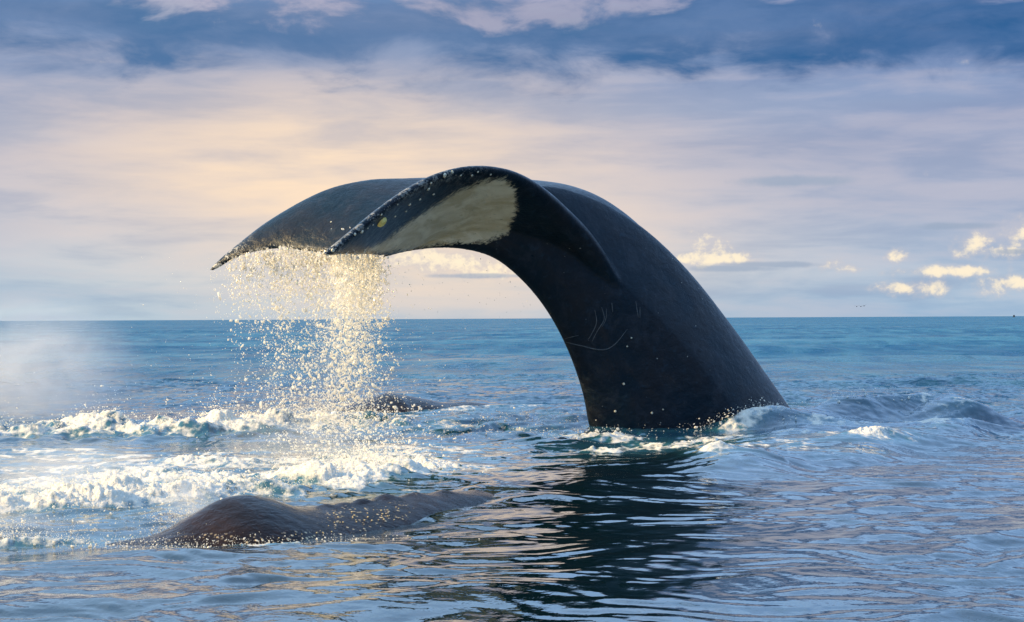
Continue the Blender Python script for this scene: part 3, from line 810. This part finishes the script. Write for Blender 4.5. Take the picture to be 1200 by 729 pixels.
# ------------------------------------------------------------------ falling water, splashes: drops
def blobs(name, P, S, label, mat=M_SPRAY, stretch=None):
    """thousands of small drops in one mesh; P points, S radii, stretch vertical factor"""
    t = (1 + 5 ** .5) / 2
    iv = np.array([(-1, t, 0), (1, t, 0), (-1, -t, 0), (1, -t, 0), (0, -1, t), (0, 1, t), (0, -1, -t), (0, 1, -t), (t, 0, -1), (t, 0, 1), (-t, 0, -1), (-t, 0, 1)], float)
    iv /= np.linalg.norm(iv[0])
    fi = np.array([(0, 11, 5), (0, 5, 1), (0, 1, 7), (0, 7, 10), (0, 10, 11), (1, 5, 9), (5, 11, 4), (11, 10, 2), (10, 7, 6), (7, 1, 8), (3, 9, 4), (3, 4, 2), (3, 2, 6), (3, 6, 8), (3, 8, 9), (4, 9, 5), (2, 4, 11), (6, 2, 10), (8, 6, 7), (9, 8, 1)])
    P = np.asarray(P); S = np.asarray(S) * 0.72
    # every clump carries finer droplets with it
    ex = RNG.random(len(P)) < 0.85
    P2 = P[ex] + RNG.normal(0, 0.022, (ex.sum(), 3)); S2 = S[ex] * RNG.uniform(0.25, 0.65, ex.sum())
    if stretch is not None: stretch = np.concatenate([stretch, stretch[ex] * 1.25])
    P = np.vstack([P, P2]); S = np.concatenate([S, S2]); n = len(P)
    S = S * np.where(RNG.random(n) < 0.04, 1.7, 1.0)
    sc = np.ones((n, 1, 3)) * (0.75 + 0.5 * RNG.random((n, 1, 3)))
    if stretch is not None: sc[:, 0, 2] *= stretch
    jit = 1 + 0.22 * RNG.standard_normal((n, 12, 1))
    sh = RNG.standard_normal((n, 1, 2)) * 0.35
    v = iv[None] * jit * sc
    v[:, :, :2] += v[:, :, 2:3] * sh
    v = v * S[:, None, None] + P[:, None, :]
    f = (fi[None] + (np.arange(n) * 12)[:, None, None]).reshape(-1, 3)
    me = bpy.data.meshes.new(name)
    me.vertices.add(n * 12); me.vertices.foreach_set('co', v.astype(np.float32).ravel())
    me.loops.add(len(f) * 3); me.loops.foreach_set('vertex_index', f.ravel().astype(np.int32))
    me.polygons.add(len(f)); me.polygons.foreach_set('loop_start', (np.arange(len(f)) * 3).astype(np.int32))
    me.polygons.foreach_set('use_smooth', np.ones(len(f), bool)); me.update(calc_edges=True)
    me.materials.append(mat)
    o = bpy.data.objects.new(name, me); COL.objects.link(o)
    return tag(o, label, None, None, 'stuff')

def falling():
    # trailing edges the water leaves (px, sideways offset) with weight
    edge = [(246, 318, -2.06, .25), (282, 299, -1.8, .9), (325, 292, -1.5, 1.25), (362, 295, -1.15, 1.3), (400, 299, -.75, 1.3), (440, 300, -.3, 1.1), (432, 299, .75, 1.3), (408, 298, 1.4, 1.2), (385, 299, 2.0, .5)]
    E = np.array([np.append(wp(u, v, n), w) for u, v, n, w in edge])
    P, S, St = [], [], []
    # strands: each leaves the edge at a spot and falls as a string of clumps
    for k in range(430):
        s = RNG.random() * (len(E) - 1); i = int(s); t = s - i
        w = E[i, 3] * (1 - t) + E[i + 1, 3] * t
        if RNG.random() > w / 1.3: continue
        p0 = E[i, :3] * (1 - t) + E[i + 1, :3] * t
        p0 = p0 + RNG.normal(0, 0.05, 3) * (1, 1, .3)
        drift = RNG.normal(0, 0.05, 2) + np.array([0.10 if p0[0] < -1.6 else 0.02, 0])
        n = int(RNG.integers(8, 42) * w); reach = RNG.beta(1.1, 1.3) * 1.75
        q = np.sort(RNG.random(n)) ** 1.25
        jitter = RNG.normal(0, 0.02, (n, 3)) * (0.4 + 4.5 * q[:, None] ** 1.2)
        pts = p0 + np.stack([drift[0] * q * 2, drift[1] * q * 2, -q * reach], 1) + jitter
        P.append(pts); S.append(np.clip(RNG.lognormal(-5.25, 0.65, n), 0.002, 0.020)); St.append(np.where(q < .35, RNG.uniform(1, 3.2, n), RNG.uniform(.8, 1.6, n)))
    # the heavy column under the near fluke
    col = [(418, 303, .9), (412, 340, .9), (402, 375, .9), (404, 410, .8), (400, 450, .8), (405, 490, .8), (415, 530, .8)]
    Cc = spline([wp(*c) for c in col], 60)
    n = 2500; q = RNG.random(n) ** 1.0; base = Cc[(q * 59).astype(int)]
    wid = 0.07 + 0.16 * q
    P.append(base + RNG.normal(0, 1, (n, 3)) * np.stack([wid, wid * 1.5, wid], 1)); S.append(np.clip(RNG.lognormal(-5.2, .68, n), .002, .022)); St.append(RNG.uniform(.8, 2.0, n))
    # a second, thinner fall and the loose mist of drops
    for (u0, u1), n, wd in (((345, 322), 420, .07), ((300, 318), 260, .10), ((375, 352), 500, .10)):
        q = RNG.random(n); a, b = wp(u0, 300, -1.2), wp(u1, 480, -1.2)
        P.append(a + (b - a) * q[:, None] + RNG.normal(0, wd, (n, 3)) * (0.4 + q[:, None])); S.append(np.clip(RNG.lognormal(-5.25, .5, n), .002, .015)); St.append(RNG.uniform(.8, 1.8, n))
    n = 1500; u = RNG.normal(365, 75, n); v = RNG.uniform(300, 520, n); off = RNG.uniform(-2, 1.8, n)
    P.append(np.array([wp(a, b, c) for a, b, c in zip(u, v, off)])); S.append(np.clip(RNG.lognormal(-5.6, .45, n), .0018, .011)); St.append(np.ones(n))
    n = 60; u = RNG.uniform(450, 640, n); v = 300 + RNG.random(n) * 60 + np.maximum(0, u - 560) * .5
    P.append(np.array([wp(a, b, 0) for a, b in zip(u, v)])); S.append(np.full(n, .004)); St.append(np.ones(n) * 1.5)
    n = 1500; u = RNG.normal(395, 38, n); v = RNG.uniform(400, 555, n); off = RNG.uniform(-.6, 1.4, n)
    P.append(np.array([wp(a, b, c) for a, b, c in zip(u, v, off)])); S.append(np.clip(RNG.lognormal(-4.95, .45, n), .002, .018)); St.append(RNG.uniform(.7, 1.6, n))
    P = np.vstack(P); S = np.concatenate(S); St = np.concatenate(St)
    # thin strings and torn sheets just under the edges
    n = 2600; k = RNG.random(n) * (len(E) - 1.01); i = k.astype(int); t = (k - i)[:, None]
    p0 = E[i, :3] * (1 - t) + E[i + 1, :3] * t; q = RNG.random(n) ** 1.6
    keep = RNG.random(n) < (E[i, 3] / 1.3) * (0.35 + 0.65 * (sample(LUMP, 2.9, p0[:, 0] * 3, p0[:, 1] * 3) > 0))
    pts = p0 + np.stack([RNG.normal(0, .025, n) + .05 * q, RNG.normal(0, .05, n), -q * .55], 1)
    P = np.vstack([P, pts[keep]]); S = np.concatenate([S, RNG.uniform(.0022, .0055, n)[keep]]); St = np.concatenate([St, RNG.uniform(3.0, 9.0, n)[keep]])
    ok = P[:, 2] > 0.02
    blobs('falling_water_spray', P[ok], S[ok], 'sunlit curtain of drops falling from the fluke edges', stretch=St[ok])
falling()

def splashes():
    P, S = [], []
    def burst(u, v, n, rx, ry, rz, z0=0.0, sz=-5.2, pw=2.0):
        c = on_z(u, v)
        h = RNG.random(n) ** pw * rz
        x = c[0] + RNG.normal(0, rx, n); y = c[1] + RNG.normal(0, ry, n)
        zs = sea(x, y, np.full(n, .03))[0]
        P.append(np.stack([x, y, zs + z0 + h], 1)); S.append(np.clip(RNG.lognormal(sz, .5, n), .0016, .016))
    # along the breaking crests
    for li, n, rz in ((0, 3600, .22), (1, 3600, .15)):
        L = np.array(CRESTS[li][0]); q = RNG.random(n) * (len(L) - 1.2); i = q.astype(int); t = (q - i)[:, None]
        c = L[i] * (1 - t) + L[i + 1] * t
        x = c[:, 0] + RNG.normal(0, .14, n); y = c[:, 1] + RNG.normal(0, .30, n)
        clump = np.clip(0.5 + 0.6 * sample(LUMP, 3.3, x, y), 0.05, 1.6)
        zs = sea(x, y, np.full(n, .03))[0]
        P.append(np.stack([x, y, zs + RNG.random(n) ** 2.2 * rz * clump], 1)); S.append(np.clip(RNG.lognormal(-5.3 if li == 0 else -5.6, .5, n), .002, .016))
    burst(400, 545, 1500, .35, .5, .45); burst(360, 500, 1100, .5, .5, .42); burst(440, 560, 500, .25, .4, .25)
    burst(225, 612, 700, .10, .12, .20, sz=-6.1); burst(205, 622, 400, .10, .1, .10, sz=-6.1)
    burst(10, 632, 500, .07, .12, .26, sz=-6.0); burst(90, 618, 900, .5, .3, .16, sz=-6.3); burst(150, 636, 400, .35, .05, .05, sz=-6.0)
    burst(60, 634, 900, .45, .08, .06, sz=-6.2)
    burst(560, 505, 500, .8, .45, .10, sz=-5.5); burst(620, 495, 350, .5, .3, .09, sz=-5.5)
    burst(700, 512, 140, .25, .1, .06, sz=-5.3); burst(880, 503, 300, .45, .2, .10, sz=-5.3); burst(1010, 494, 260, .6, .15, .10, sz=-5.3)
    burst(320, 640, 260, .35, .03, .03, sz=-6.0); burst(120, 470, 160, 1.1, .6, .8, sz=-5.7, pw=1.2)
    P = np.vstack(P); S = np.concatenate(S)
    blobs('splashing_spray', P, S, 'white drops thrown up along the breaking foam and around the whales')
splashes()

# ------------------------------------------------------------------ mist hanging over the foam
def mist(u, v, Y, size, dens, seed, label, scale=2.2):
    bm = bmesh.new(); bmesh.ops.create_icosphere(bm, subdivisions=3, radius=1.0)
    me = bpy.data.meshes.new('spray_mist'); bm.to_mesh(me); bm.free()
    me.materials.append(mat_mist('spray_mist_air', dens, seed, scale))
    o = bpy.data.objects.new('spray_mist', me); COL.objects.link(o)
    o.location = at_depth(u, v, Y); o.scale = size
    return tag(o, label, None, None, 'stuff')
mist(40, 430, 22.0, (1.6, .9, 1.05), 2.0, 1.3, 'pale mist drifting above the breaking foam')
mist(225, 585, 11.0, (.26, .18, .24), 6.0, 4.1, 'puff of fine spray beside the dorsal hump')
mist(90, 560, 12.6, (.9, .5, .34), 2.4, 7.7, 'thin mist over the nearer line of foam')

mist(400, 400, 18.4, (.42, .45, 1.05), 0.55, 2.9, 'faint veil of fine spray inside the falling curtain', 3.0)
mist(360, 520, 15.5, (1.0, .9, .42), 0.55, 9.3, 'low mist where the falling water lands', 2.6)
mist(20, 622, 10.4, (.40, .3, .22), 2.2, 6.2, 'pale spray over the awash end of the near whale', 2.8)

# ------------------------------------------------------------------ far birds and a boat on the horizon
def bird(u, v, Y, bank, label):
    c = Vector(at_depth(u, v, Y))
    root = bpy.data.objects.new('seabird', None); COL.objects.link(root); root.location = c
    V = []; m = 8
    for t in np.linspace(0, 1, 9):                               # body along x
        r = 0.085 * math.sin(math.pi * min(1, .06 + t * .94)) ** .7 + .008
        for j in range(m):
            a = 2 * math.pi * j / m; V.append(((t - .5) * .62, r * math.cos(a), r * math.sin(a) + .03 * t))
    F = grid_faces(9, m, True) + [tuple(range(m))[::-1], tuple(8 * m + j for j in range(m))]
    mesh_obj('body', V, F, M_DARK, root)
    for s in (-1, 1):
        W = []
        for t in np.linspace(0, 1, 7):
            yy = s * (0.05 + .60 * t); zz = .05 + .17 * math.sin(t * 2.2) - .06 * t + bank * s * t * .1; ch = .21 * (1 - t) ** .6 + .02; xo = .03 - .10 * max(0, t - .45)
            W += [(xo + ch * .5, yy, zz), (xo, yy, zz + .02 * (1 - t)), (xo - ch * .5, yy, zz), (xo, yy, zz - .012 * (1 - t) - .004)]
        mesh_obj('wing', W, grid_faces(7, 4, True) + [(0, 1, 2, 3), (27, 26, 25, 24)], M_DARK, root)
    root.rotation_euler = (0, 0, math.radians(62))
    tag(root, label, 'bird', 'birds flying low over the horizon')
for u, v, b in ((1004, 359.3, 0), (1008.8, 359.3, 1), (1012.6, 358.6, -1)):
    bird(u, v, 420.0, b, 'tiny dark seabird flying low in a row of three over the horizon')

def boat():
    c = on_z(1188.3, 371.4); Y = 1900.0
    p = at_depth(1188.3, 370.6, Y)
    root = bpy.data.objects.new('distant_boat', None); COL.objects.link(root); root.location = (p[0], Y, 0)
    V = []; st = [(-3.0, .95, 1.0), (-1.5, 1.1, 1.0), (0, 1.15, 1.05), (1.6, .9, 1.2), (2.8, .35, 1.4), (3.2, .05, 1.5)]
    for x, w, h in st: V += [(x, -w, h), (x, -w * .7, -.2), (x, 0, -.4), (x, w * .7, -.2), (x, w, h)]
    F = grid_faces(len(st), 5, True) + [(4, 3, 2, 1, 0), tuple(25 + j for j in range(5))]
    mesh_obj('hull', V, F, M_HULL, root, False)
    bm = bmesh.new(); bmesh.ops.create_cube(bm, size=1.0, matrix=Matrix.Translation((-.4, 0, 1.6)) @ Matrix.Diagonal((1.9, 1.5, 1.3, 1))); bmesh.ops.bevel(bm, geom=bm.edges[:], offset=.12, segments=2, affect='EDGES')
    me = bpy.data.meshes.new('cabin'); bm.to_mesh(me); bm.free(); me.materials.append(M_HULL); o = bpy.data.objects.new('cabin', me); COL.objects.link(o); o.parent = root
    root.rotation_euler = (0, 0, math.radians(70))
    tag(root, 'tiny dark boat far off on the horizon', 'boat')
boat()
